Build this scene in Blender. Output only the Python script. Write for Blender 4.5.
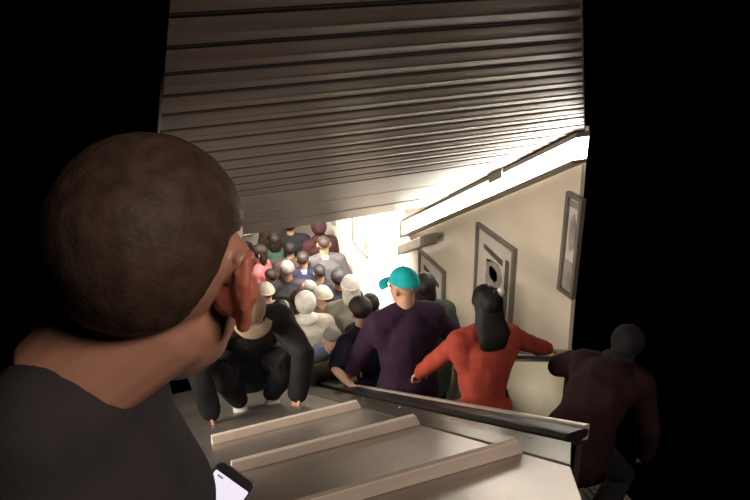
import bpy, bmesh, math, random
from mathutils import Vector, Matrix, noise

# ------------------------------------------------------------------ scene, camera, light
for o in list(bpy.data.objects):
    bpy.data.objects.remove(o)
S = bpy.context.scene
COL = S.collection
S.view_settings.view_transform = 'Standard'
S.view_settings.look = 'None'
S.view_settings.gamma = 1
S.view_settings.exposure = 0.0
try:
    S.view_settings.use_curve_mapping = False
except Exception:
    pass

T = 0.5747            # slope of the escalator shaft (30 degrees)
PI = math.pi
V = Vector

cam_d = bpy.data.cameras.new('camera')
cam_d.sensor_fit = 'HORIZONTAL'
cam_d.sensor_width = 36
cam_d.lens = 724.77 / 750 * 36
cam_d.clip_start = 0.02
cam = bpy.data.objects.new('camera', cam_d)
COL.objects.link(cam)
F = V((0.31971565, 0.85419739, -0.41003502)); R = V((0.93345168, -0.3582291, -0.01843562)); U = V((0.16263413, 0.37685372, 0.91188344))
cam.matrix_world = Matrix(((R.x, U.x, -F.x, 0), (R.y, U.y, -F.y, 0), (R.z, U.z, -F.z, 0), (0, 0, 0, 1)))
S.camera = cam

w = bpy.data.worlds.new('dark_station')
w.use_nodes = True
w.node_tree.nodes['Background'].inputs[0].default_value = (0, 0, 0, 1)
w.node_tree.nodes['Background'].inputs[1].default_value = 0
S.world = w


def area(name, loc, target, sx, sy, power, col=(1, 0.9, 0.78), spread=180):
    d = bpy.data.lights.new(name, 'AREA')
    d.shape = 'RECTANGLE'; d.size = sx; d.size_y = sy
    d.energy = power; d.color = col; d.spread = math.radians(spread)
    o = bpy.data.objects.new(name, d)
    COL.objects.link(o)
    o.location = loc
    o.rotation_euler = (V(target) - V(loc)).to_track_quat('-Z', 'Y').to_euler()
    return o

# unseen fill light for general brightness, added behind and above the viewer
area('upper_fill_light', (1.7, -1.6, 1.6), (1.3, 3.5, -1.9), 1.6, 0.6, 100, (1, .82, .69))
# fill light added to brighten the right wall, outside the view on the left
area('left_fill_light', (-1.3, 3.6, -1.35), (2.7, 4.2, -2.4), 2.6, 0.16, 58, (1, .88, .74), 108)
# lamps of the lower hall, hidden above the end of the shaft ceiling
area('lower_hall_lamp', (2.2, 6.3, -2.35), (1.4, 5.8, -4.2), .9, .3, 26, (1, .93, .84))
area('lower_wall_lamp', (2.0, 7.2, -2.5), (2.7, 7.6, -4.0), 1.8, 0.25, 120, (1, .93, .84), 100)
area('far_hall_lamp', (1.6, 9.6, -2.3), (1.6, 10.9, -4.6), 2.0, 0.5, 20, (1, .95, .85))

# ------------------------------------------------------------------ materials
MATS = {}


def mat(name, col, rough=.7, metal=0, emit=None, estr=0, var=.12, scale=8, bump=0, bscale=60, stretch=None, spec=.5):
    if name in MATS:
        return MATS[name]
    m = bpy.data.materials.new(name); m.use_nodes = True
    nt = m.node_tree; b = nt.nodes['Principled BSDF']
    b.inputs['Roughness'].default_value = rough
    b.inputs['Metallic'].default_value = metal
    if 'Specular IOR Level' in b.inputs:
        b.inputs['Specular IOR Level'].default_value = spec
    tc = nt.nodes.new('ShaderNodeTexCoord')
    src = tc.outputs['Object']
    if stretch:
        mp = nt.nodes.new('ShaderNodeMapping'); mp.inputs['Scale'].default_value = stretch
        nt.links.new(src, mp.inputs[0]); src = mp.outputs[0]
    n = nt.nodes.new('ShaderNodeTexNoise'); n.inputs['Scale'].default_value = scale; n.inputs['Detail'].default_value = 5
    nt.links.new(src, n.inputs['Vector'])
    r = nt.nodes.new('ShaderNodeValToRGB')
    r.color_ramp.elements[0].position = .3; r.color_ramp.elements[1].position = .7
    r.color_ramp.elements[0].color = (*[max(0, c * (1 - var)) for c in col], 1)
    r.color_ramp.elements[1].color = (*[min(1, c * (1 + var)) for c in col], 1)
    nt.links.new(n.outputs['Fac'], r.inputs[0]); nt.links.new(r.outputs[0], b.inputs['Base Color'])
    if bump:
        n2 = nt.nodes.new('ShaderNodeTexNoise'); n2.inputs['Scale'].default_value = bscale; n2.inputs['Detail'].default_value = 3
        nt.links.new(src, n2.inputs['Vector'])
        bp = nt.nodes.new('ShaderNodeBump'); bp.inputs['Strength'].default_value = bump; bp.inputs['Distance'].default_value = .01
        nt.links.new(n2.outputs['Fac'], bp.inputs['Height']); nt.links.new(bp.outputs[0], b.inputs['Normal'])
    if emit:
        b.inputs['Emission Color'].default_value = (*emit, 1); b.inputs['Emission Strength'].default_value = estr
    MATS[name] = m
    return m


M_WALL = mat('painted_wall', (.60, .53, .43), .75, var=.05, scale=2.5, bump=.05)
M_WALLF = mat('hall_wall', (.80, .77, .66), .7, var=.05, scale=3)
M_CEIL = mat('ceiling_slat_metal', (.25, .205, .185), .4, metal=.5, var=.14, scale=3, stretch=(.5, 6, 6), bump=.03, bscale=30)
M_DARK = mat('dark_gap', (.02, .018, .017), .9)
M_FASCIA = mat('ceiling_panel_metal', (.26, .235, .215), .4, metal=.4, var=.1, scale=3, stretch=(.5, 4, 4))
M_DECK = mat('brushed_deck_steel', (.33, .29, .265), .33, metal=.75, var=.22, scale=3.2, stretch=(1, .6, 1), bump=.04, bscale=12)
M_CLEAT = mat('slide_block_steel', (.66, .57, .49), .5, metal=.2, var=.1, scale=6)
M_TRIM = mat('trim_steel', (.13, .125, .095), .34, metal=.7, var=.15, scale=5, stretch=(1, .4, 1))
M_GLINT = mat('rail_highlight', (.75, .70, .62), .28, metal=.6, var=.1)  # pale metal that carries the painted highlight of the near handrail
M_RUBBER = mat('handrail_rubber', (.014, .012, .011), .42, var=.1)
M_CREAM = mat('cream_balustrade', (.62, .58, .44), .5, var=.12, scale=3)
M_STEEL = mat('step_aluminium', (.3, .29, .28), .5, metal=.7)
M_TILE = mat('hall_floor_tile', (.42, .39, .35), .5, var=.15, scale=4)
M_LAMP = mat('lit_lamp_diffuser', (1, .97, .9), .5, emit=(1, .93, .80), estr=24)
M_LAMP2 = mat('lit_hall_lamp', (1, .97, .9), .5, emit=(1, .96, .88), estr=5)
M_HOUS = mat('lamp_housing', (.20, .18, .15), .5, metal=.4)
M_BOX = mat('grey_box_enamel', (.42, .37, .31), .45)
M_FRAME = mat('poster_frame_metal', (.20, .185, .16), .4, metal=.4)
M_PAPER = mat('poster_paper', (.50, .46, .40), .5, var=.06)
M_INK = mat('poster_ink_dark', (.07, .062, .055), .5, var=.3, scale=12)
M_INKM = mat('poster_ink_grey', (.26, .235, .21), .5, var=.35, scale=14)
M_SKIN = {k: mat('skin_' + k, c, .5, var=.08, scale=14, bump=.03, bscale=180) for k, c in dict(
    near=(.34, .17, .115), fair=(.62, .38, .28), warm=(.50, .28, .19), tan=(.36, .19, .12), deep=(.13, .065, .042)).items()}
M_EAR = mat('skin_ear_backlit', (.40, .12, .08), .5, var=.08, scale=14)  # red of light shining through the ear, put into the skin colour
M_EYE = mat('eye_white', (.75, .72, .68), .25, var=.02)
M_IRIS = mat('eye_iris', (.04, .025, .015), .2)
M_LIP = mat('lip', (.36, .12, .10), .45)


def cloth(name, col, rough=.85):
    return mat('fabric_' + name, col, rough, var=.16, scale=16, bump=.12, bscale=240, spec=.2)


def hairm(name, col):
    return mat('hair_' + name, col, .5, var=.35, scale=30, stretch=(6, 6, 1), bump=.35, bscale=120, spec=.3)

# ------------------------------------------------------------------ basic mesh helpers


def link(name, bm, m, parent=None, smooth=False, keep=False):
    me = bpy.data.meshes.new(name)
    bmesh.ops.recalc_face_normals(bm, faces=bm.faces)
    bm.to_mesh(me); bm.free()
    for mm in (m if isinstance(m, (list, tuple)) else [m]):
        me.materials.append(mm)
    if smooth:
        me.polygons.foreach_set('use_smooth', [True] * len(me.polygons))
    o = bpy.data.objects.new(name, me); COL.objects.link(o)
    if parent:
        o.parent = parent
    return o


def thing(name, label, cat, loc=(0, 0, 0), rz=0, group=None):
    o = bpy.data.objects.new(name, None); COL.objects.link(o)
    o.empty_display_size = .1
    o.location = loc; o.rotation_euler = (0, 0, rz)
    o['label'] = label; o['category'] = cat
    if group:
        o['group'] = group
    return o


def tag(o, label, cat, group=None):
    o['label'] = label; o['category'] = cat
    if group:
        o['group'] = group
    return o


def struct(o):
    o['kind'] = 'structure'
    return o


def prism(bm, pts, ext, mi=0):
    """extrude the polygon pts (3-D, coplanar) along vector ext"""
    a = [bm.verts.new(V(p)) for p in pts]
    b = [bm.verts.new(V(p) + V(ext)) for p in pts]
    n = len(pts)
    fs = [bm.faces.new(a[::-1]), bm.faces.new(b)]
    for i in range(n):
        fs.append(bm.faces.new((a[i], a[(i + 1) % n], b[(i + 1) % n], b[i])))
    for f in fs:
        f.material_index = mi
    return fs


def box(bm, x0, x1, y0, y1, z0, z1, slope=False, mi=0):
    """box; with slope the z values are measured from the plane that falls with the escalator"""
    def z(y, k): return k - (T * y if slope else 0)
    prism(bm, [(x0, y0, z(y0, z0)), (x1, y0, z(y0, z0)), (x1, y0, z(y0, z1)), (x0, y0, z(y0, z1))], (0, 0, 0)) if False else None
    v = [bm.verts.new((x, y, z(y, k))) for k in (z0, z1) for y in (y0, y1) for x in (x0, x1)]
    for q in ((0, 2, 3, 1), (4, 5, 7, 6), (0, 1, 5, 4), (2, 6, 7, 3), (0, 4, 6, 2), (1, 3, 7, 5)):
        f = bm.faces.new([v[i] for i in q]); f.material_index = mi


def bevel(bm, w_, seg=2):
    bmesh.ops.bevel(bm, geom=list(bm.edges), offset=w_, segments=seg, affect='EDGES', profile=.5)


def tube(bm, pts, rads, side=None, seg=14, cap=3, mi=0):
    """closed rounded tube through pts; rads floats or (side radius, other radius)"""
    pts = [V(p) for p in pts]
    rads = [(r, r) if isinstance(r, (int, float)) else r for r in rads]
    n = len(pts)
    tan = []
    for i in range(n):
        a = pts[max(0, i - 1)]; b = pts[min(n - 1, i + 1)]
        tan.append((b - a).normalized() if (b - a).length > 1e-9 else V((0, 0, 1)))
    sd = V(side) if side is not None else (V((1, 0, 0)) if abs(tan[0].x) < .9 else V((0, 1, 0)))
    frames = []
    for i in range(n):
        s = sd - tan[i] * sd.dot(tan[i])
        s = s.normalized() if s.length > 1e-6 else tan[i].orthogonal().normalized()
        frames.append((s, tan[i].cross(s)))
        sd = s if side is None else sd
    rings = []
    r0, r1 = rads[0], rads[-1]
    for k in range(cap, 0, -1):
        a = k / (cap + .0) * PI / 2 * .93
        rings.append((pts[0] - tan[0] * math.sin(a) * min(r0), r0[0] * math.cos(a), r0[1] * math.cos(a), 0))
    for i in range(n):
        rings.append((pts[i], rads[i][0], rads[i][1], i))
    for k in range(1, cap + 1):
        a = k / (cap + .0) * PI / 2 * .93
        rings.append((pts[-1] + tan[-1] * math.sin(a) * min(r1), r1[0] * math.cos(a), r1[1] * math.cos(a), n - 1))
    vs = []
    for c, ra, rb, i in rings:
        s, u = frames[i]
        vs.append([bm.verts.new(c + s * (ra * math.cos(2 * PI * j / seg)) + u * (rb * math.sin(2 * PI * j / seg))) for j in range(seg)])
    fs = [bm.faces.new(vs[0][::-1]), bm.faces.new(vs[-1])]
    for i in range(len(vs) - 1):
        for j in range(seg):
            fs.append(bm.faces.new((vs[i][j], vs[i][(j + 1) % seg], vs[i + 1][(j + 1) % seg], vs[i + 1][j])))
    for f in fs:
        f.material_index = mi


def ball(bm, c, r, M=None, sub=3, mi=0):
    r = (r, r, r) if isinstance(r, (int, float)) else r
    m = Matrix.Translation(V(c)) @ Matrix.Diagonal((*r, 1))
    if M is not None:
        m = M @ m
    res = bmesh.ops.create_icosphere(bm, subdivisions=sub, radius=1, matrix=m)
    if mi:
        for v in res['verts']:
            for f in v.link_faces:
                f.material_index = mi


def fuse(name, bm, m, parent, voxel=.01, smooth=4, wrinkle=0, wscale=9, seed=0, adapt=0):
    """voxel-fuse overlapping closed lumps into one continuous skin"""
    me = bpy.data.meshes.new(name)
    bmesh.ops.recalc_face_normals(bm, faces=bm.faces)
    bm.to_mesh(me); bm.free()
    o = bpy.data.objects.new(name, me); COL.objects.link(o)
    r = o.modifiers.new('r', 'REMESH'); r.mode = 'VOXEL'; r.voxel_size = voxel
    if smooth:
        s = o.modifiers.new('s', 'SMOOTH'); s.iterations = smooth; s.factor = .5
    dg = bpy.context.evaluated_depsgraph_get()
    me2 = bpy.data.meshes.new_from_object(o.evaluated_get(dg))
    o.modifiers.clear()
    o.data = me2; bpy.data.meshes.remove(me); me2.name = name
    me2.materials.clear(); me2.materials.append(m)
    if wrinkle:
        off = V((seed * 3.1, seed * 1.7, seed))
        vs = me2.vertices
        nrm = [v.normal.copy() for v in vs]
        for v, nn in zip(vs, nrm):
            p = v.co
            q = V((p.x * wscale, p.y * wscale, p.z * wscale * .6)) + off
            a = 1 - 2 * abs(noise.noise(q)) + .5 * noise.noise(q * 2.3)
            v.co = p + nn * (a * wrinkle)
    me2.polygons.foreach_set('use_smooth', [True] * len(me2.polygons))
    me2.update()
    o.parent = parent
    return o

# ------------------------------------------------------------------ people


def ik(a, b, l1, l2, pole):
    a = V(a); b = V(b); d = b - a; L = d.length
    if L > (l1 + l2) * .995:
        b = a + d.normalized() * (l1 + l2) * .995; d = b - a; L = d.length
    dn = d.normalized()
    x = (l1 * l1 - l2 * l2 + L * L) / (2 * L)
    h = math.sqrt(max(0, l1 * l1 - x * x))
    p = V(pole); p = p - dn * p.dot(dn)
    p = p.normalized() if p.length > 1e-5 else dn.orthogonal().normalized()
    return a + dn * x + p * h, b


def hand_lumps(bm, wrist, fwd, palm_n, s, side, curl=.5, spread=.10):
    """palm, four bent fingers of unequal length and a thumb leaving the side of the palm"""
    f = fwd.normalized(); n = (palm_n - f * palm_n.dot(f)).normalized(); sd = f.cross(n) * side
    tube(bm, [wrist - f * .015 * s, wrist + f * .03 * s, wrist + f * .082 * s], [(.026 * s, .019 * s), (.036 * s, .016 * s), (.039 * s, .013 * s)], side=sd, seg=12)
    for k, (off, ln) in enumerate(((.029, .070), (.010, .080), (-.010, .074), (-.028, .058))):
        p = wrist + f * .075 * s + sd * off * s
        pts = [p]; a = 0
        d0 = (f + sd * (off * spread * 30)).normalized()
        for j, fr in enumerate((.45, .32, .26)):
            a += curl * (.55 if j == 0 else .75)
            d = d0 * math.cos(a) + n * math.sin(a)
            p = p + d * ln * fr * s
            pts.append(p)
        tube(bm, pts, [.0098 * s, .009 * s, .0085 * s, .0075 * s], seg=8, cap=2)
    p = wrist + f * .02 * s + sd * .024 * s
    d1 = (f * .65 + sd * .7 + n * .25).normalized(); d2 = (f * .9 + sd * .25 + n * (.2 + curl * .5)).normalized()
    tube(bm, [p, p + d1 * .035 * s, p + d1 * .035 * s + d2 * .033 * s, p + d1 * .035 * s + d2 * .058 * s], [.014 * s, .0115 * s, .010 * s, .0085 * s], seg=8, cap=2)


def shell(bm, M, s, hairline, rs=(.0815, .101, .093), c=(0, -.010, .030), streak=.002, seed=0, na=40, ne=26, inner=.80, drop=0):
    """hair / hood / cap shell: outside the head above hairline(az), tucked inside it below"""
    C = V(c)
    rows = []
    for i in range(ne + 1):
        el = PI / 2 - PI * i / ne
        row = []
        for j in range(na):
            az = 2 * PI * j / na               # 0 = front, pi = back
            d = V((math.sin(az) * math.cos(el), math.cos(az) * math.cos(el), math.sin(el)))
            a = abs(((az + PI) % (2 * PI)) - PI)
            e = math.degrees(el) - hairline(math.degrees(a))
            k = min(1, max(0, e / 9 + .5))
            nz = noise.noise(V((d.x * 9, d.y * 9, d.z * 2.5 + seed))) * streak / .09
            rr = (inner + (1 - inner) * k) + nz * k
            row.append(bm.verts.new(M @ ((C + V((d.x * rs[0], d.y * rs[1], d.z * rs[2])) * rr) * s)))
            if i in (0, ne):
                break
        rows.append(row)
    for i in range(ne):
        a, b = rows[i], rows[i + 1]
        for j in range(na):
            if len(a) == 1:
                bm.faces.new((a[0], b[j], b[(j + 1) % na]))
            elif len(b) == 1:
                bm.faces.new((a[j], b[0], a[(j + 1) % na]))
            else:
                bm.faces.new((a[j], b[j], b[(j + 1) % na], a[(j + 1) % na]))


def short_line(a): return 32 - (a / 90) ** 1.4 * 28 if a < 90 else 4 - (a - 90) / 90 * 42
def bald_line(a): return 60 if a < 90 else 10 - (a - 90) / 90 * 40
def hood_line(a): return 40 - (a / 75) ** 2 * 60 if a < 75 else -75
def bob_line(a): return 34 - (a / 70) ** 2 * 40 if a < 70 else -62


def head_lumps(bm, M, s):
    ball(bm, (0, -.012 * s, .032 * s), (.076 * s, .094 * s, .082 * s), M)
    ball(bm, (0, .022 * s, -.028 * s), (.061 * s, .066 * s, .080 * s), M)
    ball(bm, (0, .040 * s, -.078 * s), (.043 * s, .040 * s, .030 * s), M)
    ball(bm, (0, .066 * s, -.094 * s), (.024 * s, .020 * s, .018 * s), M)
    ball(bm, (0, .070 * s, .026 * s), (.050 * s, .022 * s, .013 * s), M)
    tube(bm, [M @ V((0, .082 * s, .010 * s)), M @ V((0, .098 * s, -.022 * s)), M @ V((0, .094 * s, -.032 * s))], [.0075 * s, .0115 * s, .012 * s], seg=8, cap=2)
    ball(bm, (.011 * s, .088 * s, -.031 * s), (.008 * s, .009 * s, .007 * s), M, 2)
    ball(bm, (-.011 * s, .088 * s, -.031 * s), (.008 * s, .009 * s, .007 * s), M, 2)
    ball(bm, (0, .080 * s, -.055 * s), (.024 * s, .012 * s, .009 * s), M, 2)
    ball(bm, (0, .078 * s, -.066 * s), (.021 * s, .012 * s, .009 * s), M, 2)
    for k in (-1, 1):
        ball(bm, (k * .040 * s, .050 * s, -.018 * s), (.022 * s, .022 * s, .020 * s), M, 2)
        tube(bm, [M @ V((k * .074 * s, -.006 * s, -.030 * s)), M @ V((k * .081 * s, -.016 * s, -.004 * s)), M @ V((k * .083 * s, -.018 * s, .018 * s)), M @ V((k * .079 * s, -.004 * s, .024 * s))],
             [(.007 * s, .009 * s), (.008 * s, .013 * s), (.008 * s, .013 * s), (.006 * s, .008 * s)], side=M.to_3x3() @ V((1, 0, 0)), seg=8, cap=2)


def step_z(y):
    if y > 6.8:
        return -5.4
    k = math.floor(y / .4)
    return -1.47 - T * (k * .4 + .2)


def person(label, pos, face, H=1.72, skin='warm', top=None, bottom=None, shoes=None, hair=None, style='short', hat=None, hatm=None,
           lean=8, slean=0, bodytwist=0, head=(0, 0), crouch=0, lh=None, rh=None, lf=None, rf=None, sleeves='long', group=None, female=False,
           long_to=.26, voxel=.0085, collar=None, head_tilt=0, coat=0, lpole=None, rpole=None, shw=1, shdrop=0, nd=None, ndl=.16, wk=1, curl=.5, ph=None, wr=.0045, seed=1, backpack=None, clean=False):
    """standing, leaning or crouching figure; targets lh/rh/lf/rf are world points; head=(yaw,pitch) degrees relative to the torso"""
    s = H / 1.75
    x, y, z = pos if len(pos) == 3 else (pos[0], pos[1], step_z(pos[1]))
    root = thing('person', label, 'person', (x, y, z), -math.radians(face), group)
    W2L = (Matrix.Translation((x, y, z)) @ Matrix.Rotation(-math.radians(face), 4, 'Z')).inverted()
    loc = lambda p: W2L @ V(p)
    fs = (.9 if female else 1) * wk
    pel = V((0, -.02 - .25 * math.sin(math.radians(lean)) * .3, (ph if ph else (.93 - crouch) * s)))
    ln = math.radians(lean); sl = math.radians(slean)
    up1 = V((math.sin(sl * .6), math.sin(ln * .75), math.cos(ln * .75))).normalized()
    up2 = V((math.sin(sl), math.sin(ln * 1.15), math.cos(ln * 1.15))).normalized()
    tw = math.radians(bodytwist)
    side = V((math.cos(tw), -math.sin(tw), -math.sin(sl))).normalized()
    fwd2 = up2.cross(side).normalized()
    chest = pel + up1 * .27 * s
    neck = chest + up2 * .26 * s
    hy, hp = math.radians(head[0]), math.radians(head[1])
    # head frame
    B = Matrix((side, fwd2 if fwd2.y > -2 else fwd2, up2)).transposed().to_4x4()
    hl = Matrix.Rotation(-hy, 4, 'Z') @ Matrix.Rotation(hp, 4, 'X') @ Matrix.Rotation(math.radians(head_tilt), 4, 'Y')
    HM = B @ Matrix.Rotation(ln * .8, 4, 'X') @ hl
    hup = (HM.to_3x3() @ V((0, 0, 1)))
    hc = neck + (hup * .55 + up2 * .45).normalized() * .155 * s
    if nd is not None:
        hc = neck + (W2L.to_3x3() @ V(nd)).normalized() * ndl * s
    HM = Matrix.Translation(hc) @ HM
    # arms
    sh = {k: neck - up2 * (.055 + shdrop) * s + side * k * .175 * s * fs * shw for k in (-1, 1)}
    arms = {}
    for k, tgt, pole in ((-1, lh, lpole), (1, rh, rpole)):
        t_ = loc(tgt) if tgt is not None else sh[k] + V((k * .07, .06, -.50)) * s
        po = (W2L.to_3x3() @ V(pole)) if pole is not None else V((k * .7, -.6, -.3))
        el, wr_ = ik(sh[k], t_, .285 * s, .255 * s, po)
        arms[k] = (sh[k], el, wr_)
    legs = {}
    for k, tgt in ((-1, lf), (1, rf)):
        hip = pel + side * k * .09 * s + V((0, 0, -.02))
        t_ = loc(tgt) if tgt is not None else V((k * .11, .02 - .12 * (crouch > .2), .085 * s))
        kn, an = ik(hip, t_, .43 * s, .42 * s, V((k * .25, 1, .2)))
        legs[k] = (hip, kn, an)
    # --- body
    bm = bmesh.new()
    head_lumps(bm, HM, s)
    tube(bm, [neck - up2 * .05 * s, neck + up2 * .03 * s, hc - hup * .03 * s - HM.to_3x3() @ V((0, .012, 0)) * s], [(.062 * s * fs, .058 * s), (.055 * s * fs, .056 * s), (.054 * s * fs, .06 * s)], side=side, seg=16)

    def torso(g, bm, lo=0):
        tube(bm, [pel - up1 * (.05 + lo) * s, pel + up1 * .04 * s, pel + up1 * .15 * s, chest + up2 * .03 * s, chest + up2 * .15 * s, neck - up2 * .03 * s, neck + up2 * .0 * s],
             [((.150 + g * 1.5) * s, (.105 + g * 1.6) * s), ((.158 + g * 1.5) * s, (.108 + g * 1.6) * s), ((.138 * fs + g) * s, (.098 + g) * s), ((.155 * fs + g) * s, (.112 + g) * s),
              ((.160 * fs + g) * s, (.108 + g) * s), ((.105 * fs + g * .8) * s, (.075 + g * .7) * s), ((.060 * fs + g * .6) * s, (.055 + g * .5) * s)], side=side, seg=22)
        for k in (-1, 1):
            tube(bm, [neck + side * k * .03 * s - up2 * .01 * s, sh[k] - side * k * .02 * s, sh[k]], [(.055 + g * .6) * s, (.056 + g) * s, (.054 + g) * s], seg=12)
            tube(bm, [chest + side * k * .09 * s + up2 * .06 * s, sh[k] - up2 * .02 * s], [(.07 + g) * s, (.056 + g) * s], seg=12)
            if female:
                ball(bm, chest + side * k * .065 * s + up2 * .09 * s + fwd2 * .075 * s, (.055 + g) * s, None, 2)

    def arm(k, g, bm, end=1.0):
        a, e, w_ = arms[k]
        if end >= 1:
            tube(bm, [a, a.lerp(e, .5), e, e.lerp(w_, .3), w_], [(.050 + g) * s * fs, (.045 + g) * s * fs, (.037 + g) * s, (.037 + g) * s, (.025 + g * 1.1) * s], seg=12)
        else:
            tube(bm, [a, a.lerp(e, .4), a.lerp(e, .8)], [(.052 + g) * s, (.048 + g * 1.3) * s, (.045 + g * 1.6) * s], seg=12)

    def leg(k, g, bm, end=1.0):
        h_, kn, an = legs[k]
        tube(bm, [h_, h_.lerp(kn, .5), kn, kn.lerp(an, .3), kn.lerp(an, end)], [(.088 + g) * s, (.072 + g) * s, (.054 + g) * s, (.056 + g) * s, (.037 + g * 1.4) * s], seg=14)
    torso(0, bm)
    for k in (-1, 1):
        arm(k, 0, bm); leg(k, 0, bm)
        a, e, w_ = arms[k]
        fd = (w_ - e).normalized()
        pn = V((-k, .25, -.2)) if (lh if k < 0 else rh) is None else (W2L.to_3x3() @ V((0, 0, -1)))
        if abs(fd.dot(pn.normalized())) > .93:
            pn = V((-k, .3, .1))
        if (lh if k < 0 else rh) is not None:
            fd = (fd + (W2L.to_3x3() @ V((0, 0, .0)))).normalized()
        hand_lumps(bm, w_, fd, pn, s, k if pn.dot(V((0, 0, 1))) < -.5 else k, curl)
        an = legs[k][2]
        tube(bm, [an + V((0, -.03, -.03)) * s, an + V((0, .05, -.048)) * s, an + V((k * .01, .14, -.062)) * s], [(.034 * s, .034 * s), (.038 * s, .03 * s), (.038 * s, .02 * s)], side=(1, 0, 0), seg=10)
    fuse('body', bm, M_SKIN[skin], root, voxel, 3)
    # --- shoes
    for k in (-1, 1):
        an = legs[k][2]
        bm = bmesh.new()
        tube(bm, [an + V((0, -.045, -.045)) * s, an + V((0, .05, -.047)) * s, an + V((k * .01, .15, -.058)) * s], [(.042 * s, .038 * s), (.047 * s, .040 * s), (.046 * s, .027 * s)], side=(1, 0, 0), seg=14)
        tube(bm, [an + V((0, -.012, -.02)) * s, an + V((0, -.01, .03)) * s], [.047 * s, .044 * s], seg=12)
        fuse('shoe', bm, shoes or cloth('shoe_black', (.02, .02, .02), .5), root, .008, 3)
    # --- trousers
    bm = bmesh.new()
    tube(bm, [pel - up1 * .06 * s, pel + up1 * .04 * s, pel + up1 * .12 * s], [(.164 * s, .118 * s), (.170 * s, .122 * s), (.155 * s, .112 * s)], side=side, seg=20)
    for k in (-1, 1):
        leg(k, .016, bm, .93)
    fuse('trousers', bm, bottom or cloth('trousers_dark', (.02, .02, .028)), root, .011, 3, wr, 11, seed)
    # --- top
    bm = bmesh.new()
    g = .018 if not coat else .030
    torso(g, bm, .04 + coat * .14)
    for k in (-1, 1):
        arm(k, g * .9, bm, 1.0 if sleeves == 'long' else .5)
    topo = fuse('jacket' if coat else 'shirt', bm, top, root, .0105, 4, wr * 1.25, 8, seed + 5)
    if collar:
        bm = bmesh.new()
        n_ = 22; vs = []
        for j in range(n_):
            a = 2 * PI * j / n_
            d = side * math.cos(a) * .068 * s + fwd2 * math.sin(a) * .068 * s
            c0 = neck - up2 * .012 * s
            vs.append([bm.verts.new(c0 + d * 1.25), bm.verts.new(c0 + d * .98 + up2 * .05 * s), bm.verts.new(c0 + d * .86 + up2 * .045 * s), bm.verts.new(c0 + d * 1.0)])
        for j in range(n_):
            for q in range(4):
                bm.faces.new((vs[j][q], vs[(j + 1) % n_][q], vs[(j + 1) % n_][(q + 1) % 4], vs[j][(q + 1) % 4]))
        link('collar', bm, collar, root, True)
    # --- hair and hats
    hm = hair
    if style in ('short', 'bob', 'bald_sides', 'long', 'curly'):
        bm = bmesh.new()
        line = {'short': short_line, 'bob': bob_line, 'long': bob_line, 'bald_sides': bald_line, 'curly': short_line}[style]
        rs = {'short': (.0815, .101, .092), 'bald_sides': (.080, .098, .088), 'curly': (.098, .115, .108)}.get(style, (.087, .106, .096))
        shell(bm, HM, s, line, rs, streak=.006 if style == 'curly' else .0025, seed=seed)
        if style == 'bob':
            tube(bm, [HM @ V((0, -.045, .03)) * 1 if False else HM @ (V((0, -.045, .03)) * s), HM @ (V((0, -.052, -.05)) * s), HM @ (V((0, -.050, -.115)) * s)],
                 [(.080 * s, .052 * s), (.088 * s, .055 * s), (.078 * s, .040 * s)], side=HM.to_3x3() @ V((1, 0, 0)), seg=22)
        if style == 'long':
            bk = -fwd2
            a0 = HM @ (V((0, -.045, .03)) * s); a1 = HM @ (V((0, -.062, -.06)) * s)
            a2 = neck + bk * .080 * s + up2 * .05 * s; a3 = neck + bk * .120 * s - up2 * (long_to - .10) * s; a4 = neck + bk * .125 * s - up2 * (long_to - .02) * s
            tube(bm, [a0, a1, a2, a3, a4], [(.080 * s, .05 * s), (.086 * s, .055 * s), (.098 * s, .048 * s), (.098 * s, .032 * s), (.078 * s, .018 * s)], side=side, seg=26)
            vs = list(bm.verts)
            for v in vs:
                d = noise.noise(V((v.co.x * 55, v.co.y * 55, v.co.z * 5)))
                v.co += (v.co - a1).normalized() * d * .006
        link('hair', bm, hm or hairm('dark', (.022, .014, .010)), root, True)
    if hat == 'cap' or hat == 'cap_back':
        flip = -1 if hat == 'cap_back' else 1
        bm = bmesh.new()
        shell(bm, HM, s, lambda a: 8 if a < 60 else 8 - (a - 60) / 120 * 20, (.0845, .104, .100), streak=.0, seed=seed, inner=.82)
        cp = link('cap', bm, hatm, root, True)
        bm = bmesh.new()
        n_ = 15
        up_, lo_ = [], []
        for r_ in (0, 1, 2, 3):
            ru, rl = [], []
            for j in range(n_):
                a = (j / (n_ - 1) - .5) * 2.0
                ca = math.cos(a)
                rr = .098 + r_ / 3 * .070 * max(.05, ca) ** .7
                p_ = V((math.sin(a) * rr * .88, flip * (math.cos(a) * rr * 1.0) + .0, .042 - .012 * (1 - ca) - r_ / 3 * .016 - .02 * abs(math.sin(a)) ** 2))
                ru.append(bm.verts.new(HM @ (p_ * s))); rl.append(bm.verts.new(HM @ ((p_ - V((0, 0, .005))) * s)))
            up_.append(ru); lo_.append(rl)
        for r_ in range(3):
            for j in range(n_ - 1):
                bm.faces.new((up_[r_][j], up_[r_][j + 1], up_[r_ + 1][j + 1], up_[r_ + 1][j]))
                bm.faces.new((lo_[r_][j], lo_[r_ + 1][j], lo_[r_ + 1][j + 1], lo_[r_][j + 1]))
        for j in range(n_ - 1):
            bm.faces.new((up_[0][j], lo_[0][j], lo_[0][j + 1], up_[0][j + 1])); bm.faces.new((up_[3][j], up_[3][j + 1], lo_[3][j + 1], lo_[3][j]))
        for j in (0, n_ - 1):
            for r_ in range(3):
                bm.faces.new((up_[r_][j], up_[r_ + 1][j], lo_[r_ + 1][j], lo_[r_][j]))
        link('visor', bm, hatm, cp, True)
        bm = bmesh.new(); ball(bm, HM @ (V((0, -.01, .133)) * s), (.010 * s, .010 * s, .005 * s), None, 2)
        link('button', bm, hatm, cp, True)
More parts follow.
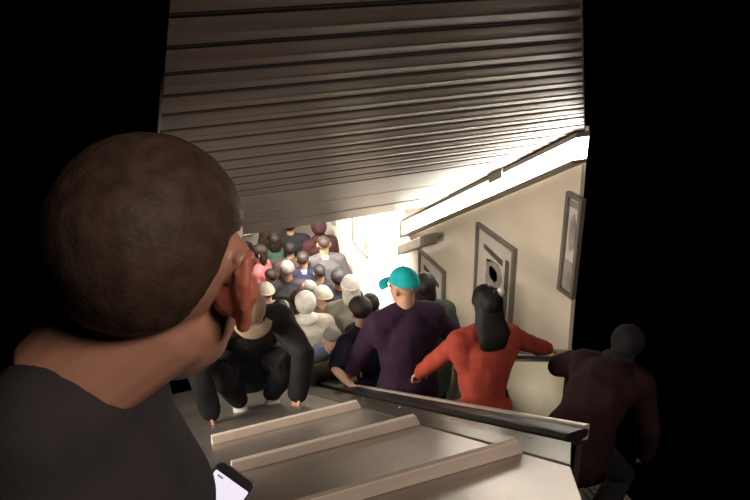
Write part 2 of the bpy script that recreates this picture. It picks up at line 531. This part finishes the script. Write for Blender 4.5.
    if hat == 'hood':
        bm = bmesh.new()
        shell(bm, HM, s, hood_line, (.096, .118, .108), (0, -.014, .022), streak=.004, seed=seed, inner=.72)
        ball(bm, neck + up2 * .02 * s - fwd2 * .03 * s, (.105 * s, .095 * s, .06 * s), None, 3)
        fuse('hood', bm, hatm, root, .008, 3, .003, 14, seed)
    if hat == 'beanie':
        bm = bmesh.new()
        shell(bm, HM, s, lambda a: 14 - a / 180 * 22, (.0885, .108, .106), streak=.003, seed=seed, inner=.80)
        bn = link('woolly_hat', bm, hatm, root, True)
        bm = bmesh.new()
        ring = [HM @ (V((math.sin(a) * .084, math.cos(a) * .103 - .012, .052 - .012 * (1 - math.cos(a)))) * s) for a in [2 * PI * j / 28 for j in range(29)]]
        tube(bm, ring, [.011 * s] * 29, seg=8, cap=1)
        link('brim', bm, hatm, bn, True)
    # --- face details
    for k in (-1, 1):
        bm = bmesh.new()
        ball(bm, V((k * .030, .0765, .004)) * s, .0115 * s, HM, 2)
        ball(bm, V((k * .030, .0835, .004)) * s, .0062 * s, HM, 2, mi=1)
        link('eye', bm, [M_EYE, M_IRIS], root, True)
        bm = bmesh.new()
        tube(bm, [HM @ (V((k * .014, .090, .024)) * s), HM @ (V((k * .030, .089, .029)) * s), HM @ (V((k * .047, .076, .024)) * s)], [.003 * s, .0035 * s, .002 * s], seg=6, cap=1)
        link('eyebrow', bm, hm or hairm('dark', (.022, .014, .010)), root, True)
    bm = bmesh.new()
    tube(bm, [HM @ (V((-.020, .084, -.060)) * s), HM @ (V((0, .0925, -.060)) * s), HM @ (V((.020, .084, -.060)) * s)], [.003 * s, .0062 * s, .003 * s], seg=8, cap=1)
    link('mouth', bm, M_LIP, root, True)
    root['_'] = 0; del root['_']
    info = dict(root=root, HM=HM, neck=neck, side=side, up=up2, fwd=fwd2, sh=sh, arms=arms, s=s, L2W=W2L.inverted(), hc=hc)
    return info

# ------------------------------------------------------------------ the shaft: ceiling, walls, floors
# metal slat ceiling falling with the escalator; the louvres run across it
CZ = .88
YR0, XR0, YR1, XR1 = 1.72, 1.235, 3.56, 2.70      # where the modelled ceiling ends on the near right


def ceil_right(y):
    return min(2.70, XR0 + (y - YR0) * (XR1 - XR0) / (YR1 - YR0))


bm = bmesh.new()
CL = .185
y = 1.69
k = 0
PITCH = .17
while y < 4.05:
    y1 = y + PITCH
    # each louvre: a shallow saw-tooth blade with a rolled lip and an open dark joint
    prof = [(y + .016, .004), (y + .020, -.002), (y + .045, -.003), (y + .052, .001), (y + .10, .001), (y + .107, -.002), (y + PITCH - .010, .000), (y + PITCH - .002, .006), (y + PITCH - .002, .03), (y + .010, .03)]
    a = [(CL, yy, CZ - T * yy + zz) for yy, zz in prof]
    b = [(ceil_right(yy) if ceil_right(yy) < 2.7 else 2.7, yy, CZ - T * yy + zz) for yy, zz in prof]
    va = [bm.verts.new(p) for p in a]; vb = [bm.verts.new(p) for p in b]
    bm.faces.new(va[::-1]); bm.faces.new(vb)
    n = len(va)
    for i in range(n):
        bm.faces.new((va[i], va[(i + 1) % n], vb[(i + 1) % n], vb[i]))
    # a fine pressed rib along the middle of the blade
    y += PITCH
    k += 1
YE = y
ceil_o = struct(link('ceiling', bm, M_CEIL))
# dark backing above the louvre joints
bm = bmesh.new()
pts = [(CL, 1.69), (ceil_right(1.69), 1.69), (2.70, 3.56), (2.70, YE), (CL, YE)]
prism(bm, [(px, py, CZ + .032 - T * py) for px, py in pts], (0, 0, .02))
struct(link('ceiling_backing', bm, M_DARK))
# dark strips painting the gap shade into the joints between the louvres
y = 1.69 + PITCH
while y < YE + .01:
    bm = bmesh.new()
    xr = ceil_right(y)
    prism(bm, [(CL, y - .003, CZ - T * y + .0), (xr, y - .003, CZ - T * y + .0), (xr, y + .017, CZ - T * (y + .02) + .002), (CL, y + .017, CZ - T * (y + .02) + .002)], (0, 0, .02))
    struct(link('ceiling_joint_shade', bm, M_DARK))
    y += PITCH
# plain closing panels at the low end of the ceiling, two wide sheets and the end fascia
bm = bmesh.new()
for (a0, a1, dz) in ((YE + .012, YE + .52, -.004), (YE + .53, YE + 1.05, -.006), (YE + 1.06, 5.56, -.012)):
    box(bm, CL, 2.70, a0, a1, CZ + dz, CZ + .05, slope=True)
struct(link('ceiling_end_panel', bm, M_FASCIA))

# right-hand wall of the shaft
bm = bmesh.new()
prism(bm, [(2.70, 3.56, CZ - T * 3.56 + .03), (2.70, 3.44, -4.2), (2.70, 6.6, -5.4), (2.70, 11.2, -5.4), (2.70, 11.2, -2.1), (2.70, 5.6, -2.1)], (.03, 0, 0))
struct(link('wall_right', bm, M_WALL))
# far wall and high ceiling of the lower hall, its floor
bm = bmesh.new(); box(bm, 1.2, 2.70, 11.2, 11.32, -5.4, -2.1)
struct(link('wall_far', bm, M_WALLF))
bm = bmesh.new(); box(bm, 1.2, 2.73, 5.66, 11.32, -2.1, -2.0)
struct(link('ceiling_lower_hall', bm, M_WALLF))
bm = bmesh.new()
box(bm, .72, 2.70, 6.8, 11.2, -5.5, -5.4)
struct(link('floor', bm, M_TILE))

# ------------------------------------------------------------------ escalator in use by the crowd
esc = thing('escalator', 'dark descending escalator packed with people beside the metal deck', 'escalator', (1.75, 4.0, -3.8))


def child(o, par):
    o.parent = par; o.matrix_parent_inverse = Matrix.Translation(par.location).inverted()
    return o


step0 = None
for k in range(5, 17):
    if step0 is None:
        bm = bmesh.new()
        box(bm, -.47, .47, 0, .4, -.05, 0)
        for j in range(24):
            xx = -.46 + j * .0385
            box(bm, xx, xx + .012, .005, .395, 0, .008)
        box(bm, -.47, .47, .0, .02, -.26, -.05)
        step0 = link('step', bm, M_STEEL)
        so = step0
    else:
        so = step0.copy(); COL.objects.link(so)
    so.location = (1.76, k * .4, -1.478 - T * (k * .4 + .2))
    child(so, esc)
bm = bmesh.new(); box(bm, 1.29, 2.23, 6.80, 7.0, -5.41, -5.392)
child(link('comb_plate', bm, M_STEEL), esc)
# inner panels on both sides
bm = bmesh.new(); box(bm, 2.235, 2.27, 2.9, 6.9, -1.75, -.64, slope=True); child(link('balustrade_panel', bm, M_CREAM), esc)
bm = bmesh.new(); box(bm, 1.245, 1.27, 1.52, 6.9, -1.75, -.665, slope=True); child(link('balustrade_panel', bm, M_TRIM), esc)
bm = bmesh.new(); box(bm, 1.277, 1.300, 1.53, 6.9, -.66, -.596, slope=True); bevel(bm, .005, 3); child(link('rail_highlight_strip', bm, M_GLINT), esc)  # bright strip added in place of the highlight on the rubber handrail


def rail(y0, y1, xc, zc, name='handrail'):
    bm = bmesh.new()
    prof = []
    for j in range(20):
        a = 2 * PI * j / 20
        prof.append((math.copysign(abs(math.cos(a)) ** .6, math.cos(a)) * .042, math.copysign(abs(math.sin(a)) ** .6, math.sin(a)) * .020))
    va = [bm.verts.new((xc + px, y0, zc - T * y0 + pz)) for px, pz in prof]
    vb = [bm.verts.new((xc + px, y1, zc - T * y1 + pz)) for px, pz in prof]
    n = len(prof)
    bm.faces.new(va[::-1]); bm.faces.new(vb)
    for i in range(n):
        bm.faces.new((va[i], va[(i + 1) % n], vb[(i + 1) % n], vb[i]))
    return child(link(name, bm, M_RUBBER, None, False), esc)


rail(1.50, 6.95, 1.228, -.617)
rail(2.85, 6.95, 2.255, -.60)
bm = bmesh.new(); box(bm, 2.28, 2.695, 3.42, 6.9, -.72, -.66, slope=True); child(link('outer_deck', bm, M_TRIM), esc)

# ------------------------------------------------------------------ metal deck between the escalators
deck = thing('escalator_deck', 'scuffed sloping steel deck with raised anti-slide bars in the foreground', 'metal deck', (.6, 3.0, -2.4))
bm = bmesh.new()
pts = [(-.02, 1.0), (.86, 1.0), (1.02, 1.26), (1.02, 6.72), (-.02, 6.72)]
prism(bm, [(a, b, -.62 - T * b) for a, b in pts], (0, 0, -.06))
child(link('deck_sheet', bm, M_DECK), deck)
bm = bmesh.new()
prof = [(1.022, -.62), (1.03, -.616), (1.10, -.611), (1.155, -.611), (1.16, -.616), (1.165, -.65), (1.19, -.66), (1.19, -.70), (1.022, -.70)]
ya = lambda x_: 1.26 + (x_ - 1.02) * 1.3
va = [bm.verts.new((a, ya(a), b - T * ya(a))) for a, b in prof]
vb = [bm.verts.new((a, 6.72, b - T * 6.72)) for a, b in prof]
bm.faces.new(va[::-1]); bm.faces.new(vb)
for i in range(len(prof)):
    bm.faces.new((va[i], va[(i + 1) % len(prof)], vb[(i + 1) % len(prof)], vb[i]))
child(link('edge_trim', bm, M_TRIM), deck)
bm = bmesh.new(); box(bm, 0.0, 1.0, 6.70, 6.74, -1.5, -.68, slope=True)
child(link('end_panel', bm, M_TRIM), deck)
cl0 = None
for yy in (1.52, 2.27, 3.02):
    if cl0 is None:
        bm = bmesh.new()
        # wedge bar: upright face towards the viewer, chamfered right-hand end
        prof = [(-.034, 0), (-.028, .052), (-.004, .060), (.050, .0)]
        L = [bm.verts.new((-.40, a, b - T * a)) for a, b in prof]
        Rr = [bm.verts.new((.385 - (.02 if b > .01 else 0), a, b - T * a)) for a, b in prof]
        bm.faces.new(L[::-1]); bm.faces.new(Rr)
        for i in range(4):
            bm.faces.new((L[i], L[(i + 1) % 4], Rr[(i + 1) % 4], Rr[i]))
        bevel(bm, .003, 2)
        cl0 = link('anti_slide_bar', bm, M_CLEAT); c = cl0
    else:
        c = cl0.copy(); COL.objects.link(c)
    c.location = (.64, yy, -.62 - T * yy)
    child(c, deck)
# screws along the trim
s0 = None
for i in range(6):
    if s0 is None:
        bm = bmesh.new(); bmesh.ops.create_cone(bm, cap_ends=True, segments=12, radius1=.009, radius2=.007, depth=.006)
        s0 = link('screw', bm, M_STEEL); c = s0
    else:
        c = s0.copy(); COL.objects.link(c)
    yy = 1.6 + i * .55
    c.location = (1.125, yy, -.611 - T * yy); c.rotation_euler = (-math.atan(T), 0, 0)
    child(c, deck)

# ------------------------------------------------------------------ light strip along the top of the right wall
ls = thing('light_strip', 'long glowing white light strip running along the top of the right wall', 'lamp', (2.64, 5, -2.1))
bm = bmesh.new(); box(bm, 2.60, 2.69, 3.50, 6.16, .697, .830, slope=True); child(link('diffuser', bm, M_LAMP), ls)
bm = bmesh.new(); box(bm, 2.585, 2.695, 3.50, 6.20, .672, .695, slope=True)
child(link('lower_rail', bm, M_HOUS), ls)
bm = bmesh.new(); box(bm, 2.60, 2.695, 3.50, 6.20, .832, .865, slope=True)
box(bm, 2.59, 2.695, 6.165, 6.20, .70, .86, slope=True)
child(link('upper_rail', bm, M_HOUS), ls)
bm = bmesh.new(); box(bm, 2.585, 2.62, 4.30, 4.48, .80, .872, slope=True)
child(link('bracket', bm, M_HOUS), ls)

# grey box on the wall under the end of the strip
gb = thing('wall_speaker', 'long grey box with dark end cap fixed below the low end of light strip', 'box', (2.6, 5.8, -2.9))
bm = bmesh.new(); box(bm, 2.50, 2.62, 5.50, 6.06, .475, .575, slope=True); bevel(bm, .008)
child(link('housing', bm, M_BOX), gb)
bm = bmesh.new(); box(bm, 2.495, 2.625, 5.40, 5.50, .47, .58, slope=True); bevel(bm, .006)
child(link('end_cap', bm, M_HOUS), gb)
bm = bmesh.new(); tube(bm, [(2.60, 5.75, -2.76), (2.69, 5.75, -2.74)], [.02, .02])
child(link('mounting_arm', bm, M_HOUS), gb)

# ------------------------------------------------------------------ framed posters


def poster(y1, zt, w_, h_, label, kind):
    """y1 = far edge; on the wall X = 2.70"""
    p = thing('framed_poster', label, 'poster', (2.69, y1 - w_ / 2, zt - h_ / 2), 0, 'framed posters on the right wall')
    y0 = y1 - w_
    bm = bmesh.new()
    t_ = .028
    box(bm, 2.665, 2.697, y0, y1, zt - t_, zt); box(bm, 2.665, 2.697, y0, y1, zt - h_, zt - h_ + t_)
    box(bm, 2.665, 2.697, y0, y0 + t_, zt - h_ + t_, zt - t_); box(bm, 2.665, 2.697, y1 - t_, y1, zt - h_ + t_, zt - t_)
    child(link('frame', bm, M_FRAME), p)
    bm = bmesh.new(); box(bm, 2.686, 2.697, y0 + t_, y1 - t_, zt - h_ + t_, zt - t_)
    child(link('print', bm, M_PAPER), p)
    X0, X1 = 2.682, 2.686
    yc = (y0 + y1) / 2

    def patch(name, pts_, m):
        bm = bmesh.new()
        prism(bm, [(X0, y1 - a * w_, zt - b * h_) for a, b in pts_], (X1 - X0, 0, 0))
        child(link(name, bm, m), p)
    if kind == 0:
        patch('dark_border', [(.77, .20), (.86, .20), (.86, .90), (.77, .90)], M_INK)
        patch('dark_border', [(.20, .20), (.70, .24), (.70, .31), (.20, .26)], M_INK)
        pts_ = [(.30, .36)]
        random.seed(4)
        for i in range(12):
            a = PI * i / 11
            pts_.append((.48 - .20 * math.cos(a) * (1 + .15 * random.random()), .46 - .13 * math.sin(a) * (1 + .2 * random.random())))
        pts_ += [(.66, .62), (.60, .82), (.36, .82), (.28, .60)]
        patch('picture', pts_, M_INKM)
        patch('picture', [(.36, .44), (.44, .40), (.58, .43), (.60, .52), (.52, .58), (.40, .55)], M_INK)
        patch('picture', [(.38, .66), (.58, .66), (.56, .78), (.40, .78)], M_INK)
    elif kind == 1:
        patch('dark_border', [(.18, .18), (.78, .26), (.78, .33), (.18, .25)], M_INK)
        patch('picture', [(.25, .36), (.48, .34), (.70, .42), (.72, .70), (.60, .84), (.34, .80), (.25, .62)], M_INKM)
        patch('picture', [(.36, .50), (.56, .50), (.54, .66), (.40, .68)], M_INK)
    else:
        patch('dark_border', [(.08, .07), (.90, .07), (.90, .13), (.08, .13)], M_INKM)
        patch('picture', [(.08, .66), (.92, .66), (.92, .95), (.08, .95)], M_INKM)
        patch('picture', [(.30, .25), (.50, .18), (.68, .28), (.66, .52), (.42, .56), (.30, .44)], M_INKM)
    return p


poster(3.64, -1.57, .17, .70, 'framed poster nearest the viewer, half cut off at the right edge', 2)
poster(4.79, -2.21, .59, .70, 'framed black and white poster directly above the woman in red', 0)
poster(5.92, -2.91, .56, .70, 'framed poster just below the grey box, behind the man in the teal cap', 1)
poster(7.95, -2.92, .50, .73, 'overlit framed poster beside the low end of the ceiling, left of the grey box', 2)
poster(9.10, -3.05, .40, .66, 'farthest framed poster, small sliver just under the end of the ceiling', 1)

# a lit panel on the far wall of the hall
lp = thing('lit_panel', 'small bright white lit panel on the far wall behind the crowd', 'lamp', (1.75, 11.1, -4.4))
bm = bmesh.new(); box(bm, 1.62, 1.98, 11.13, 11.19, -4.66, -4.36); child(link('diffuser', bm, M_LAMP2), lp)
bm = bmesh.new()
box(bm, 1.60, 1.62, 11.12, 11.2, -4.68, -4.34); box(bm, 1.98, 2.0, 11.12, 11.2, -4.68, -4.34); box(bm, 1.62, 1.98, 11.12, 11.2, -4.36, -4.34); box(bm, 1.62, 1.98, 11.12, 11.2, -4.68, -4.66)
child(link('frame', bm, M_HOUS), lp)

# PEOPLE
C_PLUM = cloth('plum', (.032, .014, .036)); C_RED = cloth('red', (.31, .05, .032)); C_BLACK = cloth('black', (.012, .012, .014))
C_CREAM = cloth('cream', (.60, .55, .46)); C_WHITE = cloth('white', (.72, .69, .64)); C_NAVY = cloth('navy', (.014, .014, .034))
C_OCHRE = cloth('ochre', (.24, .15, .07)); C_MAROON = cloth('maroon', (.055, .016, .016)); C_GREY = cloth('grey', (.055, .050, .052))
C_GREEN = cloth('green', (.035, .06, .045)); C_SAGE = cloth('sage', (.28, .27, .22)); C_PINK = cloth('pink', (.42, .12, .12))
C_BLUE = cloth('pale_blue', (.34, .40, .55)); C_STEEL = cloth('blue_grey', (.12, .14, .19)); C_BROWN = cloth('brown', (.07, .045, .03))
C_BURG = cloth('burgundy', (.10, .02, .022)); C_CHAR = cloth('charcoal', (.026, .023, .025)); C_TEAL = cloth('teal', (.012, .34, .37))
C_DKM = cloth('dark_maroon', (.030, .010, .010)); C_BEIGE = cloth('beige', (.20, .145, .10)); C_JEAN = cloth('denim', (.06, .08, .14))
H_DARK = hairm('dark', (.022, .014, .010)); H_BLACK = hairm('black', (.010, .008, .008)); H_BROWN = hairm('brown', (.05, .028, .018))
H_GREY = hairm('grey', (.20, .19, .18)); H_WHITE = hairm('white', (.65, .62, .57))
G1 = 'people crowded on the moving stairs'; G2 = 'people packed in the lower hall'

# the man in the plum shirt and teal cap
p17 = person('broad man in plum long-sleeved shirt and teal cap, back turned, by the steel deck', (1.54, 3.58, -3.66), 2, 1.78, 'warm', C_PLUM, C_CHAR, None, H_GREY, 'short', 'cap', C_TEAL,
             lean=6, head=(-26, -6), lh=(1.25, 4.0, -2.90), rh=(2.08, 3.72, -2.74), lpole=(-1, -.2, .1), rpole=(1, -.5, -.1), group=G1, coat=.15, seed=3)
# the woman in red
p19 = person('woman with long black hair in red long-sleeved top holding the far handrail', (1.63, 2.80, -3.21), 6, 1.56, 'warm', C_RED, C_BLACK, None, H_BLACK, 'long', None, None,
             lean=7, slean=3, head=(4, -4), lh=(1.42, 3.22, -2.40), rh=(2.24, 3.02, -2.30), lpole=(-1, -.4, -.3), rpole=(.6, -.6, -.4), female=True, group=G1, long_to=.08, seed=4)
bm = bmesh.new(); ball(bm, p19['HM'] @ V((.050, -.055, .085)), (.020, .016, .026))
link('hair_clip', bm, mat('white_plastic', (.75, .73, .70), .4), p19['root'], True)
p18 = person('woman with dark hair and dark green coat between the plum shirt and the red top', (1.94, 4.16), 8, 1.64, 'fair', cloth('moss', (.06, .085, .06)), C_BLACK, None, H_BLACK, 'bob', None, None,
             lean=6, head=(20, 0), female=True, group=G1, coat=.3, seed=5)
p16 = person('dark-haired person in short-sleeved navy top resting a bare arm on the near handrail', (1.50, 4.20, -3.93), -12, 1.54, 'fair', C_NAVY, C_JEAN, None, H_DARK, 'curly', None, None,
             lean=12, head=(10, -10), lh=(1.25, 3.80, -2.79), lpole=(-.3, 1, .1), sleeves='short', group=G1, seed=6)
person('crouching person in brown jacket low against the near handrail', (1.46, 4.72), 200, 1.66, 'warm', C_BROWN, C_BLACK, None, H_DARK, 'short', None, None,
       lean=38, crouch=.30, head=(0, -15), group=G1, seed=7)
person('grey-haired person in blue-grey jacket bent over behind the near handrail', (1.38, 5.10), 170, 1.68, 'fair', C_STEEL, C_JEAN, None, H_GREY, 'short', None, None,
       lean=34, crouch=.16, head=(10, -10), group=G1, seed=8)
person('person with white hood up and cream jacket, back turned, in the middle of the crowd', (1.38, 5.42), 8, 1.68, 'fair', C_CREAM, C_JEAN, None, None, '', 'hood', C_WHITE,
       lean=8, head=(0, -5), group=G1, coat=.2, seed=9)
person('person in white knitted hat and sage jacket beside the bright right wall', (1.83, 5.52), 12, 1.70, 'fair', C_SAGE, C_BLACK, None, H_WHITE, 'bob', 'beanie', C_WHITE,
       lean=8, head=(0, 0), group=G1, coat=.2, seed=10)
person('person in ochre jacket and pale cap, between white hood and white knitted hat', (1.78, 6.18), -25, 1.76, 'fair', C_OCHRE, C_BLACK, None, H_BROWN, 'short', 'beanie', C_CREAM,
       lean=8, head=(0, 0), group=G1, coat=.2, seed=11)
person('person in white top leaning forward over the near handrail beside the black-clad climber', (1.28, 5.80, -4.80), 215, 1.62, 'fair', C_WHITE, C_BLUE, None, H_WHITE, 'short', None, None,
       lean=28, head=(0, -10), lh=(1.26, 5.35, -3.68), rh=(1.24, 5.6, -3.82), group=G1, seed=12)
person('person in maroon jacket directly behind the leaning person in white', (1.38, 6.52), 10, 1.76, 'tan', C_MAROON, C_BLACK, None, H_BLACK, 'short', None, None,
       lean=6, group=G1, coat=.2, seed=13)
person('person in grey top and cream flat hat at the left of the crowd', (1.38, 7.15), -10, 1.80, 'fair', C_SAGE, C_BLACK, None, H_BROWN, 'short', 'beanie', C_CREAM, lean=5, group=G2, seed=14)
person('bald pink-headed man in dark jacket in the middle of the crowd', (1.86, 7.02), -20, 1.80, 'fair', C_CHAR, C_BLACK, None, H_GREY, 'bald_sides', None, None, lean=6, head=(-10, -8), group=G2, seed=15)
person('dark grey-haired person in charcoal jacket left of the bald brown-headed man', (1.72, 7.55), 10, 1.84, 'tan', C_CHAR, C_BLACK, None, H_GREY, 'short', None, None, lean=5, group=G2, coat=.2, seed=16)
person('person in navy jacket with white scarf at neck near the end of the shaft ceiling', (2.02, 7.95), 15, 1.74, 'warm', C_NAVY, C_BLACK, None, H_DARK, 'short', None, None, lean=5, group=G2, collar=C_WHITE, coat=.2, seed=17)
person('bald brown-headed man in dark jacket with white collar against the right wall', (2.33, 8.05), 5, 1.86, 'tan', C_GREY, C_BLACK, None, H_DARK, 'bald_sides', None, None, lean=5, group=G2, collar=C_WHITE, coat=.3, seed=18)
person('dark-haired woman in pink and red top at the left edge of the crowd', (1.56, 8.25), -60, 1.80, 'warm', C_PINK, C_MAROON, None, H_DARK, 'bob', None, None, lean=5, head=(-10, 0), female=True, group=G2, seed=19)
person('person in pale pink top half hidden by the near man\'s ear', (1.27, 7.72), 60, 1.66, 'fair', C_PINK, C_GREY, None, H_BROWN, 'short', None, None, lean=5, group=G2, seed=20)
person('dark-haired person in green jacket behind the pink top', (1.84, 8.70), 0, 1.74, 'warm', C_GREEN, C_BLACK, None, H_DARK, 'bob', None, None, lean=5, group=G2, seed=21)
person('tall dark-haired person in black coat at the back, right of the pale far wall', (2.10, 8.85), 10, 1.86, 'tan', C_BLACK, C_BLACK, None, H_BLACK, 'curly', None, None, lean=5, group=G2, coat=.3, seed=22)
person('dark-haired person in brown coat farthest back under the ceiling end', (2.05, 9.50), 0, 1.72, 'tan', C_BROWN, C_BLACK, None, H_DARK, 'short', None, None, lean=5, group=G2, coat=.3, seed=23)
person('person in dark maroon hood at the back beside the right wall', (2.44, 8.62), -10, 1.86, 'tan', C_DKM, C_BLACK, None, H_DARK, '', 'hood', C_DKM, lean=5, group=G2, seed=24)

person('black-haired person in black jacket directly behind the bent grey-haired person', (1.80, 4.92), 0, 1.60, 'warm', C_BLACK, C_BLACK, None, H_BLACK, 'short', None, None, lean=6, group=G1, seed=40)
person('brown-haired person in brown coat low in the crowd left of the pale cap', (1.66, 6.78, -5.45), 0, 1.86, 'warm', C_BROWN, C_BLACK, None, H_BROWN, 'curly', None, None, lean=6, group=G1, coat=.2, seed=41)
person('person in charcoal top between the white-scarfed and the white-collared heads', (2.14, 7.62), -5, 1.68, 'tan', C_CHAR, C_BLACK, None, H_BLACK, 'short', None, None, lean=6, group=G2, seed=42)
person('person in black jacket below the white-collared bald head, near the right wall', (2.22, 7.10), 12, 1.82, 'tan', C_BLACK, C_BLACK, None, H_BLACK, 'curly', None, None, lean=6, group=G2, coat=.3, seed=43)
person('person in maroon top just below the pink and red top', (1.60, 7.90), -15, 1.60, 'warm', C_MAROON, C_BLACK, None, H_DARK, 'short', None, None, lean=6, group=G2, seed=44)
person('person with dark curly hair and brown jacket behind the brown-headed man', (2.0, 8.52), 5, 1.64, 'warm', C_BROWN, C_BLACK, None, H_BLACK, 'curly', None, None, lean=6, group=G2, seed=45)
person('dark-haired person in dark grey coat against the pale far wall', (1.42, 9.3), 0, 1.66, 'warm', C_CHAR, C_BLACK, None, H_DARK, 'short', None, None, lean=6, group=G2, seed=47)

# the climber in black on the deck
p11 = person('person in black jacket and beige cap crawling up over the steel deck', (.66, 4.22, -3.045), 184, 1.90, 'warm', C_BLACK, C_BLACK, cloth('shoe_white', (.6, .58, .55), .5), H_BROWN, 'short', 'cap', C_BEIGE,
             lean=38, ph=.36, head=(0, -30), lh=(.85, 3.70, -2.655), rh=(.32, 3.78, -2.70), lf=(.76, 4.10, -2.90), rf=(.54, 4.10, -2.90), lpole=(.25, -.8, -.2), rpole=(-.6, -.6, 0), coat=.6, collar=C_BLACK, curl=.25, seed=25, wr=.008)
# person cut by the right edge
C_DBURG = cloth('dark_burgundy', (.016, .005, .006))
p20 = person('person in dark burgundy jacket and black trousers at the right edge', (1.93, 2.30, -2.84), 62, 1.45, 'tan', C_DBURG, C_BLACK, None, H_BLACK, '', 'hood', C_BLACK,
             lean=62, crouch=.22, head=(0, -25), lh=(2.22, 2.84, -2.24), coat=.2, group=G1, seed=26)

# ------------------------------------------------------------------ foreground man, seen from behind, and his phone
bm = bmesh.new(); box(bm, -.85, -.03, .05, .95, -2.05, -1.864)
struct(link('floor_upper', bm, M_STEEL))
HZ = mat('hair_cropped', (.042, .025, .018), .6, var=.3, scale=60, bump=.12, bscale=260, spec=.2)
p21 = person('man close to the viewer with cropped hair and dark grey top, looking down the stairs', (-.152, .607, -1.861), -52, 1.78, 'near', C_CHAR, C_BLACK, None, HZ, '', None, None,
             lean=-8, slean=5, nd=(.66, .10, .84), ndl=.140, wk=.80, shw=.42, shdrop=.16, head=(83, -6), head_tilt=-4, rh=(-.030, .800, -.845), rpole=(.2, -.9, -.6), voxel=.0042, collar=None, wr=.003, seed=31, curl=.7)
HM, sc, rt = p21['HM'], p21['s'], p21['root']
bm = bmesh.new()
shell(bm, HM, sc, lambda a: (34 - (a / 72) ** 2 * 30) if a < 72 else (4 if a < 96 else 4 - min(1, (a - 96) / 34) * 54), (.0785, .0965, .0855), (0, -.012, .032), streak=.0012, seed=5, na=96, ne=64, inner=.93)
link('hair', bm, HZ, rt, True)
for k in (-1, 1):      # ears with rim and hollow
    bm = bmesh.new()
    def E_(x_, y_, z_): return HM @ (V((k * x_, -.012 + (y_ + .012) * .8, -.010 + (z_ + .002) * .92)) * sc)
    AX = HM.to_3x3() @ V((k, 0, 0))
    rim = [(.079, .004, -.004), (.083, .002, .018), (.086, -.010, .031), (.088, -.026, .028), (.088, -.032, .008), (.085, -.026, -.014), (.081, -.014, -.030)]
    tube(bm, [E_(*p_) for p_ in rim], [x_ * sc for x_ in (.0035, .0045, .005, .005, .005, .005, .006)], seg=10, cap=2)
    tube(bm, [E_(.079, -.008, -.036), E_(.081, -.012, -.020), E_(.082, -.016, .0), E_(.082, -.016, .020)], [(.0065 * sc, .009 * sc), (.006 * sc, .011 * sc), (.005 * sc, .017 * sc), (.005 * sc, .016 * sc)], side=AX, seg=14, cap=3)
    tube(bm, [E_(.070, -.004, -.010), E_(.078, -.010, -.004)], [.020 * sc, .017 * sc], seg=12, cap=2)
    fuse('ear', bm, M_EAR, rt, .0022, 3)

ph = thing('smartphone', 'smartphone with glowing pale screen and dark case held low at the bottom left', 'phone', (0.052, .845, -.778))
e_ = V((.66, -.51, -.54)).normalized(); n_ = V((-.09, -.76, .64)); n_ = (n_ - e_ * n_.dot(e_)).normalized(); l_ = n_.cross(e_).normalized()
if l_.z > 0:
    l_ = -l_
PM = Matrix((e_, l_, n_)).transposed().to_4x4(); PM.translation = V((.1025, .871, -.74)) + l_ * .069 - V(ph.location)


def slab(w_, h_, d0, d1, r_, off=(0, 0), seg=6):
    bm = bmesh.new(); pts = []
    for cx, cy, a0 in ((1, 1, 0), (-1, 1, 90), (-1, -1, 180), (1, -1, 270)):
        for j in range(seg + 1):
            a = math.radians(a0 + 90 * j / seg)
            pts.append(PM @ V((off[0] + cx * (w_ / 2 - r_) + r_ * math.cos(a), off[1] + cy * (h_ / 2 - r_) + r_ * math.sin(a), d0)))
    prism(bm, pts, PM.to_3x3() @ V((0, 0, d1 - d0)))
    return bm


M_PHONE = mat('phone_black', (.010, .010, .012), .25, var=.05)
M_CHROME = mat('phone_rim', (.55, .53, .52), .25, metal=.9, var=.05)
M_SCREEN = mat('phone_screen_lit', (.8, .8, .9), .2, emit=(.80, .80, 1.0), estr=.62)
M_SCRD = mat('phone_screen_text', (.2, .2, .25), .2, emit=(.30, .32, .45), estr=.4)
link('case', slab(.068, .138, -.006, .0015, .011), M_PHONE, ph)
link('rim', slab(.0665, .1365, .0016, .0026, .0105), M_CHROME, ph)
link('front_glass', slab(.0645, .1345, .0027, .0032, .0095), M_PHONE, ph)
sc_ = link('screen', slab(.059, .106, .0033, .0037, .002), M_SCREEN, ph)
link('status_bar', slab(.010, .003, .0038, .004, .001, (-.018, -.048)), M_SCRD, sc_)
link('home_button', slab(.008, .008, .0033, .0038, .0038, (0, .060)), M_CHROME, ph)
